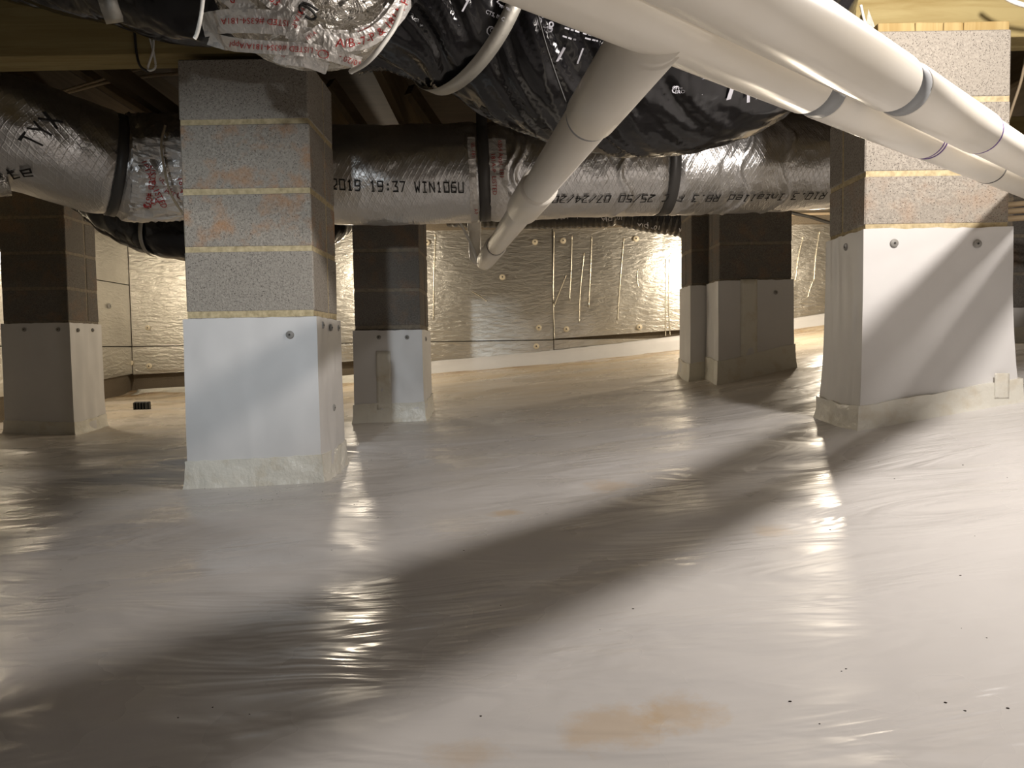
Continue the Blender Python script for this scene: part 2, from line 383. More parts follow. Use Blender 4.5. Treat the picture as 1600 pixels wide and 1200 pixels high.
# insulation boards on the back wall; lower edges follow the sloping ground
def board(x0, x1, zb0, zb1, zt, y0, parent, n=10, axis='x'):
    """board standing on a wall; front face subdivided and gently buckled"""
    V, Fc = [], []; m = 8
    for layer in (0, 1):
        for i in range(n+1):
            for j in range(m+1):
                t = i/n; x = x0+(x1-x0)*t; zb = zb0+(zb1-zb0)*t; z = zb+(zt-zb)*j/m
                b = .004*nz(x*5, z*4, y0)+.003*nz(x*11, z*9, 3) if layer == 0 and 0 < i < n and 0 < j < m else 0
                V.append((x, y0+b, z) if layer == 0 else (x, y0+.045, z))
    A = (n+1)*(m+1)
    for i in range(n):
        for j in range(m):
            a = i*(m+1)+j; Fc.append([a, a+m+1, a+m+2, a+1]); Fc.append([A+a, A+a+1, A+a+m+2, A+a+m+1])
    for i in range(n):
        a = i*(m+1); b = (i+1)*(m+1); Fc.append([a, A+a, A+b, b]); a += m; b += m; Fc.append([a, b, A+b, A+a])
    for j in range(m):
        a = j; Fc.append([a, a+1, A+a+1, A+a]); a = n*(m+1)+j; Fc.append([a, A+a, A+a+1, a+1])
    if axis == 'y': V = [(XL-.045+(v[1]-y0) if False else XL-(v[1]-y0)*1.0+0.0, v[0], v[2]) for v in V]
    return mk('insulation_board', V, Fc, M_FOILWALL, parent, False)
def gz(x, y): return float(ground(np.array([x]), np.array([y]))[0])+H
seams = [XL, -2.07, -.85, .37, 1.59, 2.81, 4.03, 5.0]
g = .004
for i in range(len(seams)-1):
    a, b = seams[i]+g, seams[i+1]-g
    rise = .10 if a > -1 else .16
    za, zb = gz(a, YB)+rise, gz(b, YB)+rise
    if a < .3:
        zs = .065+H
        board(a, b, zs+g, zs+g, 1.03+H, YB, WB, 14); board(a, b, za, zb-(.03 if i == 2 else 0), zs-g, YB-.004, WB, 10)
    elif a < 1:
        board(a, b, max(za+.03, .075+H), max(zb, .14+H), 1.03+H, YB-.002, WB, 14); board(a, b, za+.01, zb-.02, .065+H, YB+.004, WB, 8)
    else: board(a, b, za, zb, 1.03+H, YB, WB, 12)
yl = [YB, 5.23, 4.01, 2.79, 1.57, .35, -.87, -2.09, -3.31]
for i in range(len(yl)-1):
    a, b = yl[i+1]+g, yl[i]-g
    za, zb = gz(XL, a)+.17, gz(XL, b)+.17
    for z0, z1, z2 in ((za, zb, .065+H-g), (.065+H+g, .065+H+g, .60+H-g), (.60+H+g, .60+H+g, 1.03+H)):
        V = []
        o = board(a, b, z0, z1, z2, 0.0, WL, 8, 'y')
# washers that hold the boards
def disc(name, c, n, r, th, m, parent, nt=14, dark=None):
    n = Vector(n).normalized(); V, Fc = lathe(c, n, [(0, r), (th*.6, r), (th, r*.8), (th*1.01, r*.25), (th*1.35, r*.22), (th*1.4, r*.01)], nt)
    mi = [0]*(nt*3)+[1]*(nt*2)+[0, 1]
    return mk(name, V, Fc, [m, dark or M_FASTDARK], parent, True, mi)
for px, py in ((667, 379), (836, 378), (880, 376), (994, 373), (785, 433), (842, 512), (885, 514), (838, 541), (999, 511), (233, 572), (204, 567)):
    p = at(px, py, YB-.012); disc('washer', p, (0, -1, 0), .025, .006, M_WASHER, WB)
for px, py in ((231, 512),):
    p = at(px, py, YB-.012); disc('washer', p, (0, -1, 0), .022, .006, M_WASHER, WB)
p = at(186, 478, 6.1); disc('washer', (XL+.008, 6.1, p.z), (1, 0, 0), .022, .006, M_FAST, WL)
# creases in the foil facing
cr = [(680, 366, 677, 500), (866, 362, 866, 530), (894, 368, 890, 470), (913, 395, 905, 505), (925, 370, 920, 480), (975, 372, 965, 500), (997, 420, 998, 450), (1040, 405, 1040, 525), (1046, 405, 1047, 524), (885, 430, 865, 480), (1255, 370, 1243, 440), (1281, 362, 1272, 440), (1270, 440, 1262, 465), (737, 455, 760, 470)]
M_CREASE = mat('foil_crease', (.92, .86, .70), .3, .8)
for a, b, c, d in cr:
    P0, P1 = at(a, b, YB-.006), at(c, d, YB-.006); mid = (P0+P1)/2+Vector((rnd.uniform(-.012, .012), -.001, 0))
    V, Fc = tube(Path([P0, mid, P1], 8), .0032, 16, 5); mk('foil_crease', V, Fc, M_CREASE, WB, True)
# liner turned up the foot of the back wall
def turnup(x0, x1, h0, h1, name, mm, yoff, n=60):
    V, Fc = [], []; m = 6
    for i in range(n+1):
        x = x0+(x1-x0)*i/n; zt = h0+(h1-h0)*i/n
        for j in range(m+1):
            t = j/m; z = gz(x, YB)-.02+(zt+.02)*t+.006*nz(x*6, t*3); y = YB-yoff-.16*(1-t)**2.2+.008*nz(x*5, t*4, 2)
            V.append((x, y, z))
    for i in range(n):
        for j in range(m): a = i*(m+1)+j; Fc.append([a, a+m+1, a+m+2, a+1])
    o = mk(name, V, Fc, mm, FLOOR, True)
    md = o.modifiers.new('s', 'SOLIDIFY'); md.thickness = .002; return o
turnup(-.95, 5.0, .105, .11, 'liner_upturn', M_WRAP, .012)
turnup(-.95, .30, .07, .05, 'seam_tape', M_TAPE, .02)
turnup(XL+.05, -.97, .03, .05, 'liner_upturn', M_TAPE, .03)

# ------------------------------------------------------------------ block piers
def wrap(name, m, parent, X0, X1, Y0, Y1, zb, zt, off, flare, amp, seed, per=18, rows=16, pw=3.0):
    pts = []
    for i in range(per): pts.append((X0+(X1-X0)*i/per, Y0, 0, -1))
    for i in range(per): pts.append((X1, Y0+(Y1-Y0)*i/per, 1, 0))
    for i in range(per): pts.append((X1-(X1-X0)*i/per, Y1, 0, 1))
    for i in range(per): pts.append((X0, Y1-(Y1-Y0)*i/per, -1, 0))
    n = len(pts); V, Fc = [], []
    for r in range(rows+3):
        t = min(1, r/rows); inn = max(0, r-rows)
        for i, (x, y, ax, ay) in enumerate(pts):
            c = (i % per == 0)
            bx, by = ax, ay
            if c: pv = pts[i-1]; bx, by = ax+pv[2], ay+pv[3]
            e = off+flare*(1-t)**pw
            w_ = amp*(nz(x*9+seed, y*9, t*3.0)+.5*nz(x*22, y*22+seed, t*5.0)+(1.1*(.4-abs(nz(x*16+seed, y*16, t*1.1)))*2 if ax else 0)) if not c else amp*.3*nz(seed, t*4, i)
            w_ = max(w_, -off*.6)
            e += w_
            if inn: e = e*(.55 if inn == 1 else 0.0)
            xx, yy = x+bx*e, y+by*e
            z0 = fz(xx, yy)-.012
            z1 = zt(xx, yy) if callable(zt) else zt
            V.append((xx, yy, z0+(z1-z0)*t+(.004*nz(x*30, y*30, seed) if t > .9 else 0)))
    for r in range(rows+2):
        for i in range(n): a = r*n+i; b = r*n+(i+1) % n; Fc.append([a, b, b+n, a+n])
    o = mk(name, V, Fc, m, parent, True); o.data.set_sharp_from_angle(angle=math.radians(38)); return o
def pier(label, X0, X1, Y0, dep, lines, liner_z, tape_h, stain=(), split=.62, extra=None, flare=.004, group=None, amp=.0045, dark=True, sm=None):
    """lines: block course edges, camera-relative heights from the top down"""
    X0, X1 = min(X0, X1), max(X0, X1)
    zb = min(fz(X0, Y0), fz(X1, Y0))-.06
    P = thing('block_pier', ((X0+X1)/2, Y0+dep/2, zb), label, 'pier', group)
    def courses(x0, x1, y0, y1, sp):
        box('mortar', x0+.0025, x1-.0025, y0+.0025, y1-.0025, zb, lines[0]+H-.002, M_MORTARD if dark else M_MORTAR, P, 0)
        L = list(lines)
        while L[-1]+H > zb+.06: L.append(L[-1]-.203)
        L[-1] = zb-H
        for i in range(len(L)-1):
            zt, z0 = L[i]+H-(0 if i == 0 else .007), L[i+1]+H+.007
            ym = y0+(y1-y0)*sp
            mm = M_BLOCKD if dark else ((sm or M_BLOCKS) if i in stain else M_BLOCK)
            box('block', x0, x1, y0, ym-.005, z0, zt, mm, P, .004, .0012)
            box('block', x0, x1, ym+.005, y1, z0, zt, mm, P, .004, .0012)
    courses(X0, X1, Y0, Y0+dep, split)
    wrap('liner_wrap', M_WRAP, P, X0, X1, Y0, Y0+dep, 1, liner_z+H, .009, flare, amp, rnd.uniform(0, 50))
    wrap('base_tape', M_TAPE, P, X0, X1, Y0, Y0+dep, 1, (lambda x, y: fz(x, y)+tape_h), .0125+flare*.9, .010, .005, rnd.uniform(0, 50), rows=7, pw=3)
    if extra:
        ex = extra
        courses(*ex[:4], .5)
        wrap('liner_wrap', M_WRAP, P, *ex[:4], 1, ex[4]+H, .008, .006, .004, 9)
        wrap('base_tape', M_TAPE, P, *ex[:4], 1, (lambda x, y: fz(x, y)+tape_h*.8), .016, .012, .003, 5, rows=6)
    return P
def zc(px, py, Y): return at(px, py, Y).z-H
def xx(px, py, Y): return at(px, py, Y).x
YA = 2.33
PA = pier('tall grey block pier nearest on the left, orange clay smears, pale blue-white wrapped foot', xx(286, 350, YA), xx(487, 350, YA), YA, .31,
          [zc(380, y, YA) for y in (91, 190, 298.5, 389, 491)], zc(390, 497, YA), .088, stain=(1, 2), dark=False)
YR = 2.25
PR = pier('wide block pier behind the white pipes at right, brightly lit white wrapped foot', xx(1352, 300, YR), xx(1577, 300, YR), YR, .25,
          [zc(1460, y, YR) for y in (47, 155, 270, 354)], zc(1460, 357, YR), .072, stain=(2,), flare=.02, dark=False, sm=M_BLOCKF)
Y3 = 3.7
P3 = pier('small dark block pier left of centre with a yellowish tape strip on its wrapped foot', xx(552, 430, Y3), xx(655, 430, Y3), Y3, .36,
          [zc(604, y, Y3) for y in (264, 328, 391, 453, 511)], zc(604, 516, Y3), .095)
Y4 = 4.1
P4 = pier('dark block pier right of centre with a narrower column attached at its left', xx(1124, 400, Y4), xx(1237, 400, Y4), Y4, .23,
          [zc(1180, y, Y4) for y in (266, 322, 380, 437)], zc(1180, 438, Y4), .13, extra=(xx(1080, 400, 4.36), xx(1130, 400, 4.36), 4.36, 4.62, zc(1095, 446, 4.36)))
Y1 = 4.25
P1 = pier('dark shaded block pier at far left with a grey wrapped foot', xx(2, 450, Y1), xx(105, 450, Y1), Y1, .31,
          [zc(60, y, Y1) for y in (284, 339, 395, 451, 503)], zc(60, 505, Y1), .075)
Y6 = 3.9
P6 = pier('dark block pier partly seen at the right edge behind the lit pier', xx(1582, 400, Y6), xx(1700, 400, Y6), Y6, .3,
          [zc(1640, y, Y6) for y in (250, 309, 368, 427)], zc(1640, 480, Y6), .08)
def fast(px, py, Y, P, r=.0125, side=None, m=M_FAST):
    if side is None: p = at(px, py, Y-.0105); return disc('fastener', p, (0, -1, 0), r, .005, m, P)
    yy = side; p = at(px, py, yy); return None
for px, py in ((453, 523),): fast(px, py, YA, PA)
for px, py in ((1397, 380), (1527, 381)): fast(px, py, YR, PR)
for px, py in ((592, 527), (636, 527)): fast(px, py, Y3, P3, .011)
fast(1212, 457, Y4, P4, .011); fast(38, 515, Y1, P1, .012); fast(91, 515, Y1, P1, .012)
def sidefast(P, X, yy, z, nx):
    disc('fastener', (X+nx*.010, yy, z+H), (nx, 0, 0), .012, .006, M_FAST, P)
XA1 = xx(487, 350, YA)
for dy, pz in ((.05, 508), (.16, 512), (.26, 513)): sidefast(PA, XA1, YA+dy, zc(510, pz, YA+dy), 1)
sidefast(PA, XA1, YA+.17, zc(515, 637, YA+.17), 1)
sidefast(P1, xx(105, 450, Y1), Y1+.07, zc(117, 516, Y1+.07), 1); sidefast(P1, xx(105, 450, Y1), Y1+.22, zc(137, 516, Y1+.22), 1)
sidefast(PR, xx(1352, 300, YR), YR+.1, zc(1322, 386, YR+.1), -1)
sidefast(P3, xx(655, 430, Y3), Y3+.12, zc(660, 530, Y3+.12), 1)
def strip(P, px0, py0, px1, py1, Y, m=M_TAPE, t=.004):
    a, b = at(px0, py0, Y), at(px1, py1, Y)
    V, Fc = [], []; n, k = 6, 14
    for i in range(n+1):
        for j in range(k+1):
            x = a.x+(b.x-a.x)*i/n; z = a.z+(b.z-a.z)*j/k; V.append((x+.002*nz(z*9, i), Y-.0135-t*.5*nz(x*18, z*9, 4), z))
    for i in range(n):
        for j in range(k): q0 = i*(k+1)+j; Fc.append([q0, q0+1, q0+k+2, q0+k+1])
    o = mk('seam_tape', V, Fc, m, P, True); md = o.modifiers.new('s', 'SOLIDIFY'); md.thickness = .0015; return o
strip(P3, 588, 549, 613, 640, Y3); strip(P4, 1156, 437, 1182, 562, Y4)
strip(PR, 1550, 583, 1572, 622, YR-.02)

# ------------------------------------------------------------------ girders, shims
def girder(label, y0, zb, zt, x0=-4.2, x1=4.9):
    G = thing('girder', (0, y0, zb), label, 'girder')
    for j in range(3): box('ply', x0+.01*j, x1-.012*j, y0+.0395*j, y0+.0395*j+.038, zb+.002*(j % 2), zt, M_GIRDER, G, .003)
    return G
GN = girder('near built-up timber girder resting on the two nearest piers', 2.36, .925+H, 1.15+H)
for ch in GN.children:                       # the near girder climbs slightly towards the right pier
    for v in ch.data.vertices:
        if v.co.z < .1: v.co.z += .040*max(0, min(1, (v.co.x+.5)/1.5))
GF = girder('far built-up timber girder above the long foil duct', 3.85, .93+H, 1.15+H)
SH = thing('shim_stack', (1.3, 2.3, .91+H), 'pale end-grain shim blocks between the right pier and the girder', 'shim')
YS = 2.275
zb_ = zc(1460, 47, YR)+H+.001
for a, b, t in ((1372, 1430, 26), (1431, 1474, 28), (1475, 1506, 27), (1507, 1578, 22)):
    box('shim_block', xx(a, 40, YS), xx(b, 40, YS), YS, YS+.17, zb_, (zc(1460, t, 2.28)+H if False else .9635+H), M_SHIM, SH, .002, .001)

# ------------------------------------------------------------------ white drain pipes
PD = Vector((.7021, .7102, .0511)).normalized()
kk = .765/.82
A2 = Vector((.2623, .82, .375))*kk; A1 = Vector((.1267, .82, .3759))*kk
def t_at(A, px):
    lo, hi = -.9, 6
    for _ in range(60):
        mid = (lo+hi)/2; p = A+PD*mid; z = p.dot(fw)
        x = 800+F*p.dot(RV)/z if z > .02 else -1e9
        if x < px: lo = mid
        else: hi = mid
    return lo
up = Vector((0, 0, H))
RH, RP = .0405, .0365
def ring(A, d, t, r, wdt, m, P, name): 
    V, Fc = lathe(A, d, [(t-wdt/2, r), (t+wdt/2, r)], 40); return mk(name, V, Fc, m, P, True)
def shade_auto(o):
    for i, p in enumerate(o.data.polygons): pass
def pipe(label, A, segs, bands, tA, tB):
    A = A+up
    P = thing('drain_pipe', A+PD*.3, label, 'pipe')
    V, Fc = lathe(A, PD, [(tA, RP), (tB, RP)]); mk('pipe_body', V, Fc, M_PVC, P, True)
    for t0, t1, r in segs:
        V, Fc = lathe(A, PD, [(t0, RP), (t0, r-.002), (t0+.003, r), (t1-.004, r), (t1, r-.0025), (t1, RP)]); mk('coupling', V, Fc, M_PVC, P, True)
    for t, wdt, r, m, nm in bands: ring(A, PD, t, r, wdt, m, P, nm)
    return P
a, b, c = t_at(A2, 1395), t_at(A2, 1412), t_at(A2, 1530)
D2 = pipe('upper white drain pipe running diagonally in front, the right one of the pair', A2,
    [(-.88, a, RH), (b, c, RH-.0008)],
    [((a+b)/2+.003, b-a+.012, RP+.0018, M_GREYBAND, 'grey_band'), (c+.003, .006, RP+.0028, M_PURPLE, 'primer_ring')], -.9, 3.6)
a, b, c = t_at(A1, 1262), t_at(A1, 1284), t_at(A1, 1444)
e = t_at(A1, 1545)
D1 = pipe('lower white drain pipe with a long branch running back to a riser', A1,
    [(-.88, a, RH), (b, c, RH-.0008), (c+.03, e, RP+.0016)],
    [((a+b)/2+.003, b-a+.012, RP+.0018, M_GREYBAND, 'grey_band'), (c+.003, .006, RP+.0026, M_PURPLE, 'primer_ring'), (c+.024, .004, RP+.0015, M_PURPLE, 'primer_ring'), (e+.003, .006, RP+.0022, M_DARKRING, 'joint_ring')], -.9, 3.6)
# branch from the lower pipe back to the riser
BN, BF = at(1010, 62, .84), at(757, 409, 3.52)
BD = (BF-BN).normalized(); BL = (BF-BN).length
def tb(px):
    lo, hi = 0.0, BL
    for _ in range(50):
        mid = (lo+hi)/2; p = BN+BD*mid-up; x = 800+F*p.dot(RV)/p.dot(fw)
        if x > px: lo = mid
        else: hi = mid
    return lo
BP = D1
t1_, t2_, t3_, t4_ = tb(925), tb(838), tb(822), tb(775)
V, Fc = lathe(BN, BD, [(-.03, .037), (BL*.5, .0355), (BL, .0345)]); mk('branch_body', V, Fc, M_PVC, BP, True)
V, Fc = lathe(BN, BD, [(-.02, .0405), (t1_-.004, .0400), (t1_, .0385), (t1_, .034)]); mk('branch_hub', V, Fc, M_PVC, BP, True)
ring(BN, BD, t1_+.005, .0378, .011, M_GREYBAND, BP, 'grey_band')
V, Fc = lathe(BN, BD, [(t2_-.05, .034), (t2_-.05, .0425), (t2_-.046, .0440), (t3_+.05, .0440), (t3_+.056, .0400), (t3_+.056, .034)]); mk('coupling', V, Fc, M_PVC, BP, True)
ring(BN, BD, t3_+.06, .0356, .008, M_DARKRING, BP, 'joint_ring')
V, Fc = lathe(BN, BD, [(t4_, .034), (t4_, .0395), (t4_+.005, .0415), (BL-.12, .0415), (BL-.02, .0385)]); mk('coupling', V, Fc, M_PVC, BP, True)
ring(BN, BD, t4_-.006, .0362, .01, M_DARKRING, BP, 'joint_ring')
e0 = BF-BD*.06; top = at(741, 340, 3.56); e2 = at(743, 402, 3.55)
pa = Path([e0, BF, BF+BD*.02+Vector((-.012, .01, .012)), e2, (e2+top)/2, top], 8); V, Fc = tube(pa, lambda q: .0385 if q < .10 else .029, 40, 20); mk('riser_elbow', V, Fc, M_PVC, BP, True)
V, Fc = lathe(at(741, 345, 3.56), (0, 0, 1), [(-.05, .029), (-.05, .033), (.05, .033), (.2, .033)], 20); mk('coupling', V, Fc, M_PVC, BP, True)
wire('zip_tie', [at(716, 342, 3.45), at(738, 385, 3.44), at(748, 412, 3.42)], .0065, M_ZIP, None, 'white nylon tie strip hanging beside the riser of the branch pipe', 'tie')

# ------------------------------------------------------------------ black insulated flex duct
def cp(px, py, Y): return at(px, py, Y)
BPATH = Path([at(555, -8, 1.93), at(615, -6, 1.93), at(700, 8, 1.96), at(830, 64, 2.02), at(960, 92, 2.06), at(1080, 88, 2.07), at(1160, 52, 2.07), at(1188, -10, 2.07), at(1192, -70, 2.07)], 24)
sS = None
def brad(q):
    t = q/BPATH.L
    s = (q-SST)/.07
    return .205+.048*min(1, max(0, (q-.25)/.5))-.012*math.exp(-s*s)-.03*math.exp(-((q-.06)/.09)**2)
SST = .33
def bdisp(q, th):
    f = q-SST; u = q*9+th*1.9; v = th*2.0-q*2
    r1 = nz(u*1.7, v*.25, 1.0); r2 = nz(u*4.2, v*.4, 5.0)
    d = .014*(1-abs(r1)*2.4)+.0055*(1-abs(r2)*2.2)
    return (d-.010)*(1-.6*min(1, max(0, (q-.75)/.25)))*(1-.75*math.exp(-(f/.05)**2))*max(.15, min(1, math.cos(th+.2)*.5+.75))
BDU = thing('flexible_duct', (0, 2.1, .5+H), 'large black plastic-jacketed flexible duct sagging across the top centre', 'duct')
V, Fc = tube(BPATH, brad, 220, 110, bdisp); mk('jacket', V, Fc, M_BLACK, BDU, True)
# prints on the jacket
def th_at(path, rad, q, zt):
    c, T, S, N = path.fr(q); r = rad(q) if callable(rad) else rad
    return math.asin(max(-1, min(1, (zt-c.z)/r)))
def q_at(path, px):
    best, bq = 1e9, 0
    for i in range(401):
        q = path.L*i/400; p = path.fr(q)[0]-up; x = 800+F*p.dot(RV)/p.dot(fw)
        if abs(x-px) < best: best, bq = abs(x-px), q
    return bq
def qt_at(path, rad, px, py):
    """arc length and angle of the point of the tube seen at px, py"""
    best, r_ = 1e18, (0, 0)
    for i in range(161):
        q = path.L*i/160; c, T, S, N = path.fr(q); r = rad(q) if callable(rad) else rad
        for j in range(-40, 41):
            th = j*math.pi/80; p = c+(S*math.cos(th)+N*math.sin(th))*r-up; z = p.dot(fw)
            if z < .05: continue
            d = (800+F*p.dot(RV)/z-px)**2+(600-F*p.dot(UV)/z-py)**2
            if d < best: best, r_ = d, (q, th)
    return r_
def bprint(s, px, py, size, sx=1.0, slant=0):
    q, th = qt_at(BPATH, brad, px, py); return tube_text(BPATH, brad, s, q, th, size, False, sx, bdisp, .009, slant)
pr = [bprint('R-8', 832, 44, .034, 1.0), bprint('1', 866, 95, .05, 1.3, .15), bprint('1', 900, 100, .05, .8, .15), bprint('CTS, INC', 757, 22, .012), bprint('1', 1136, 156, .06, 1.6, .12), bprint('12', 1162, 156, .045, 1.0), bprint('I', 722, 20, .04, 1.2, .2), bprint('C', 760, 52, .03, .9), bprint('Greet', 766, 50, .014), bprint('PRO', 768, 56, .013), bprint('C', 1046, 146, .026, 1), bprint('Gree', 1050, 142, .012), bprint('PRO', 1052, 148, .012)]
NW = len(pr)
def bars(px, py, n, wmin, wmax, dy, cols=1, gap=40):
    out = []
    for c_ in range(cols):
        for i in range(n):
            q, th = qt_at(BPATH, brad, px+c_*gap+2*i, py+dy*i+c_*gap*.22); wd = rnd.uniform(wmin, wmax); x = 0; Vb, Fb = [], []
            while x < wd:
                l = rnd.uniform(.006, .016); r = brad(q)
                b0 = len(Vb)
                for dx, dyy in ((0, 0), (l, 0), (l, .0035), (0, .0035)):
                    c, T, S, N = BPATH.fr(q+x+dx); t_ = th+dyy/r; rr = r+.004+bdisp(q+x+dx, t_); Vb.append(c+(S*math.cos(t_)+N*math.sin(t_))*rr)
                Fb.append([b0, b0+1, b0+2, b0+3]); x += l+.004
            out.append((Vb, Fb))
    return out
pr += bars(815, 10, 4, .04, .06, 7, 1, 32)+bars(874, 32, 4, .03, .045, 8, 1)+bars(908, 48, 3, .025, .035, 6)+bars(1072, 140, 2, .035, .05, 7)+bars(1098, 122, 1, .02, .03, 6)
for v_, f_ in pr[:NW]: mk('printed_word', v_, f_, M_WHITE, BDU)
V, Fc = merge(pr[NW:]); mk('small_print', V, Fc, M_WHITE, BDU)['kind'] = 'stuff'
dm = [(789, -8), (806, 8), (790, 20), (774, 6)]; dv = [qt_at(BPATH, brad, *p_) for p_ in dm]
def bp3(q, th, o=.005):
    c, T, S, N = BPATH.fr(q); return c+(S*math.cos(th)+N*math.sin(th))*(brad(q)+o+bdisp(q, th))
V, Fc = merge([tube(Path([bp3(*dv[i]), bp3(*dv[(i+1) % 4])], 6), .0012, 6, 4) for i in range(4)]+[bprint('C', 790, 4, .016), bprint('VERIFIED', 778, 10, .008)]); mk('printed_mark', V, Fc, M_WHITE, BDU)
# hanger strap under the black duct
qS = SST
def strap_loop(path, rad, q, wdt, th0, th1, off, top=None, n=36, tilt=0):
    c, T, S, N = path.fr(q); V, Fc = [], []
    ths = [th0+(th1-th0)*i/n for i in range(n+1)]
    ring_ = [(c+(S*math.cos(t)+N*math.sin(t))*(rad(q)+off)) for t in ths]
    if top is not None: ring_ = [Vector((ring_[0].x, ring_[0].y, top))]+ring_+[Vector((ring_[-1].x, ring_[-1].y, top))]
    ring_ = [p_+T*tilt*math.cos(ths[min(max(i_-(top is not None), 0), n)]) for i_, p_ in enumerate(ring_)]
    for p_ in ring_:
        for sgn in (-.5, .5): V.append(p_+T*wdt*sgn)
    for i in range(len(ring_)-1): a = 2*i; Fc.append([a, a+1, a+3, a+2])
    return V, Fc
qS = SST
V, Fc = strap_loop(BPATH, brad, qS-.04, .038, .15, -math.pi-.15, .016, 1.15+H, 36, .085)
o = mk('hanger_strap', V, Fc, M_STEEL, None, True); md = o.modifiers.new('s', 'SOLIDIFY'); md.thickness = .002
setp(o, 'galvanised metal strap looped under the large black duct', 'strap')
wire('string', [at(833, -6, 1.60), at(850, 60, 1.62), at(866, 110, 1.64), at(884, 160, 1.66)], .0022, M_DCABLE, None, 'thin dark string hanging in front of the large black duct', 'string')

# foil taped boot at the near end of the black duct
BC = at(478, -15, 1.80); brx, brz, bry = .255, .205, .16
def dome(x, z):
    a = 1-((x-BC.x)/brx)**2-((z-BC.z)/brz)**2
    return BC.y+.02-bry*math.sqrt(a) if a > 0 else BC.y+.02+.10*min(1, -a)
BT = thing('duct_boot', (BC.x, BC.y, BC.z-brz), 'crumpled foil boot wrapped in red-lettered silver tape above the left pier', 'duct boot')
V, Fc = [], []; n1, n2 = 64, 90
for i in range(n1+1):
    ph = math.pi*i/n1
    for j in range(n2):
        t = 2*math.pi*j/n2; d = Vector((math.sin(ph)*math.cos(t), -math.cos(ph), math.sin(ph)*math.sin(t)))
        cr_ = 1+.05*(abs(nz(d.x*4, d.y*4, d.z*4))-.25)+.035*(abs(nz(d.x*9, d.y*9, d.z*9+3))-.2)
        V.append((BC.x+.01+d.x*brx*cr_*.92, BC.y+.03+d.y*bry*cr_*.95, BC.z+.014+d.z*brz*cr_*.90))
for i in range(n1):
    for j in range(n2): a = i*n2+j; b = i*n2+(j+1) % n2; Fc.append([a, b, b+n2, a+n2])
mk('boot_shell', V, Fc, M_CRUMPLE, BT, False)
class Ribbon:
    def __init__(s, P, hw, lift, seed):
        s.P = catmull([Vector((a, b, 0)) for a, b in P], 12); s.hw = hw; s.lift = lift; s.seed = seed; s.d = [0]
        for i in range(1, len(s.P)): s.d.append(s.d[-1]+(s.P[i]-s.P[i-1]).length)
        s.L = s.d[-1]
    def pt(s, q, v, extra=0):
        i = min(max(int(np.searchsorted(s.d, q))-1, 0), len(s.P)-2); t = (q-s.d[i])/(s.d[i+1]-s.d[i])
        c = s.P[i].lerp(s.P[i+1], t); T = (s.P[min(i+2, len(s.P)-1)]-s.P[max(i-1, 0)]).normalized(); Nn = Vector((-T.y, T.x, 0))
        px, py = c.x+Nn.x*v, c.y+Nn.y*v; Y = BC.y-.1
        for _ in range(8): p = at(px, py, Y); Y = .5*Y+.5*dome(p.x, p.z)
        Y += -s.lift-.006*nz(q*.06, v*.06, s.seed)-.004*abs(nz(q*.15, v*.12, s.seed+9))-extra
        return at(px, py, Y)
    def mesh(s):
        n = max(8, int(s.L/3)); m = 8; V, Fc = [], []
        for i in range(n+1):
            for j in range(m+1):
                q = s.L*i/n; v = s.hw*(2*j/m-1)
                if i in (0, n): q += (2.5*nz(j*.9, s.seed, i))*(1 if i == 0 else -1)
                if j in (0, m): v *= 1+.07*nz(i*.35, s.seed, j)
                V.append(s.pt(min(max(q, 0), s.L), v))
        for i in range(n):
            for j in range(m): a = i*(m+1)+j; Fc.append([a, a+1, a+m+2, a+m+1])
        return V, Fc
    def text(s, st, q0, v0, size, flip=False):
        V, Fc, wd = text_mesh(st, size); out = []
        for x, y in V:
            if flip: x, y = -x, -y
            out.append(s.pt(min(max(q0+x, 0), s.L), v0-y, .0035))
        return out, Fc
def foil_strip(P, hw, lift, texts, extra=None):
    r = Ribbon(P, hw, lift, rnd.uniform(0, 90)); V, Fc = r.mesh(); o = mk('foil_tape', V, Fc, M_FOILTAPE, BT, False)
    md = o.modifiers.new('s', 'SOLIDIFY'); md.thickness = .0012
    T = [r.text(*t) for t in texts]
    if T: V, Fc = merge(T); mk('red_lettering', V, Fc, M_RED, o)
    return r
foil_strip([(346, -18), (366, 0), (392, 22)], 15, .012, [('LIS', 8, 6, 20)])
foil_strip([(480, 30), (462, 5), (450, -20)], 22, .010, [])
foil_strip([(410, -14), (432, 4), (452, 24)], 14, .016, [('#63', 6, 5, 17)])
foil_strip([(316, 40), (345, 34), (395, 33), (440, 36), (480, 42)], 19, .020, [('- LISTED #63S4-181A', 150, -5, 13.5, True)])
foil_strip([(476, 8), (463, 32), (454, 62)], 9, .026, [('181A-P', 6, 4, 12)])
foil_strip([(452, 52), (500, 60), (545, 62)], 15, .020, [])
foil_strip([(448, 78), (440, 90), (436, 100)], 11, .016, [('63S', 2, 2, 8)])
foil_strip([(446, 92), (480, 97), (512, 108)], 9, .014, [])
foil_strip([(326, 60), (360, 69), (420, 74), (480, 78), (520, 86), (563, 100)], 10.5, .026, [('10/20 -', 241, -4, 13, True), ('- LISTED #63S4-181A/Appl', 172, -4, 12.5, True), ('UL', 189, -3, 8, True)])
r = Ribbon([(480, 78), (506, 85), (530, 92)], 10, .030, 3)
V, Fc = [], []
for i in range(33):
    t = 2*math.pi*i/32
    for rr in (1, .84): V.append(r.pt(r.L/2+9*rr*math.cos(t), 6.6*rr*math.sin(t), .002))
for i in range(32): a = 2*i; Fc.append([a, a+1, a+3, a+2])
mk('oval_mark', V, Fc, M_RED, BT)
foil_strip([(478, 62), (496, 50), (505, 44)], 9, .028, [('181A', 2, 2, 9)])
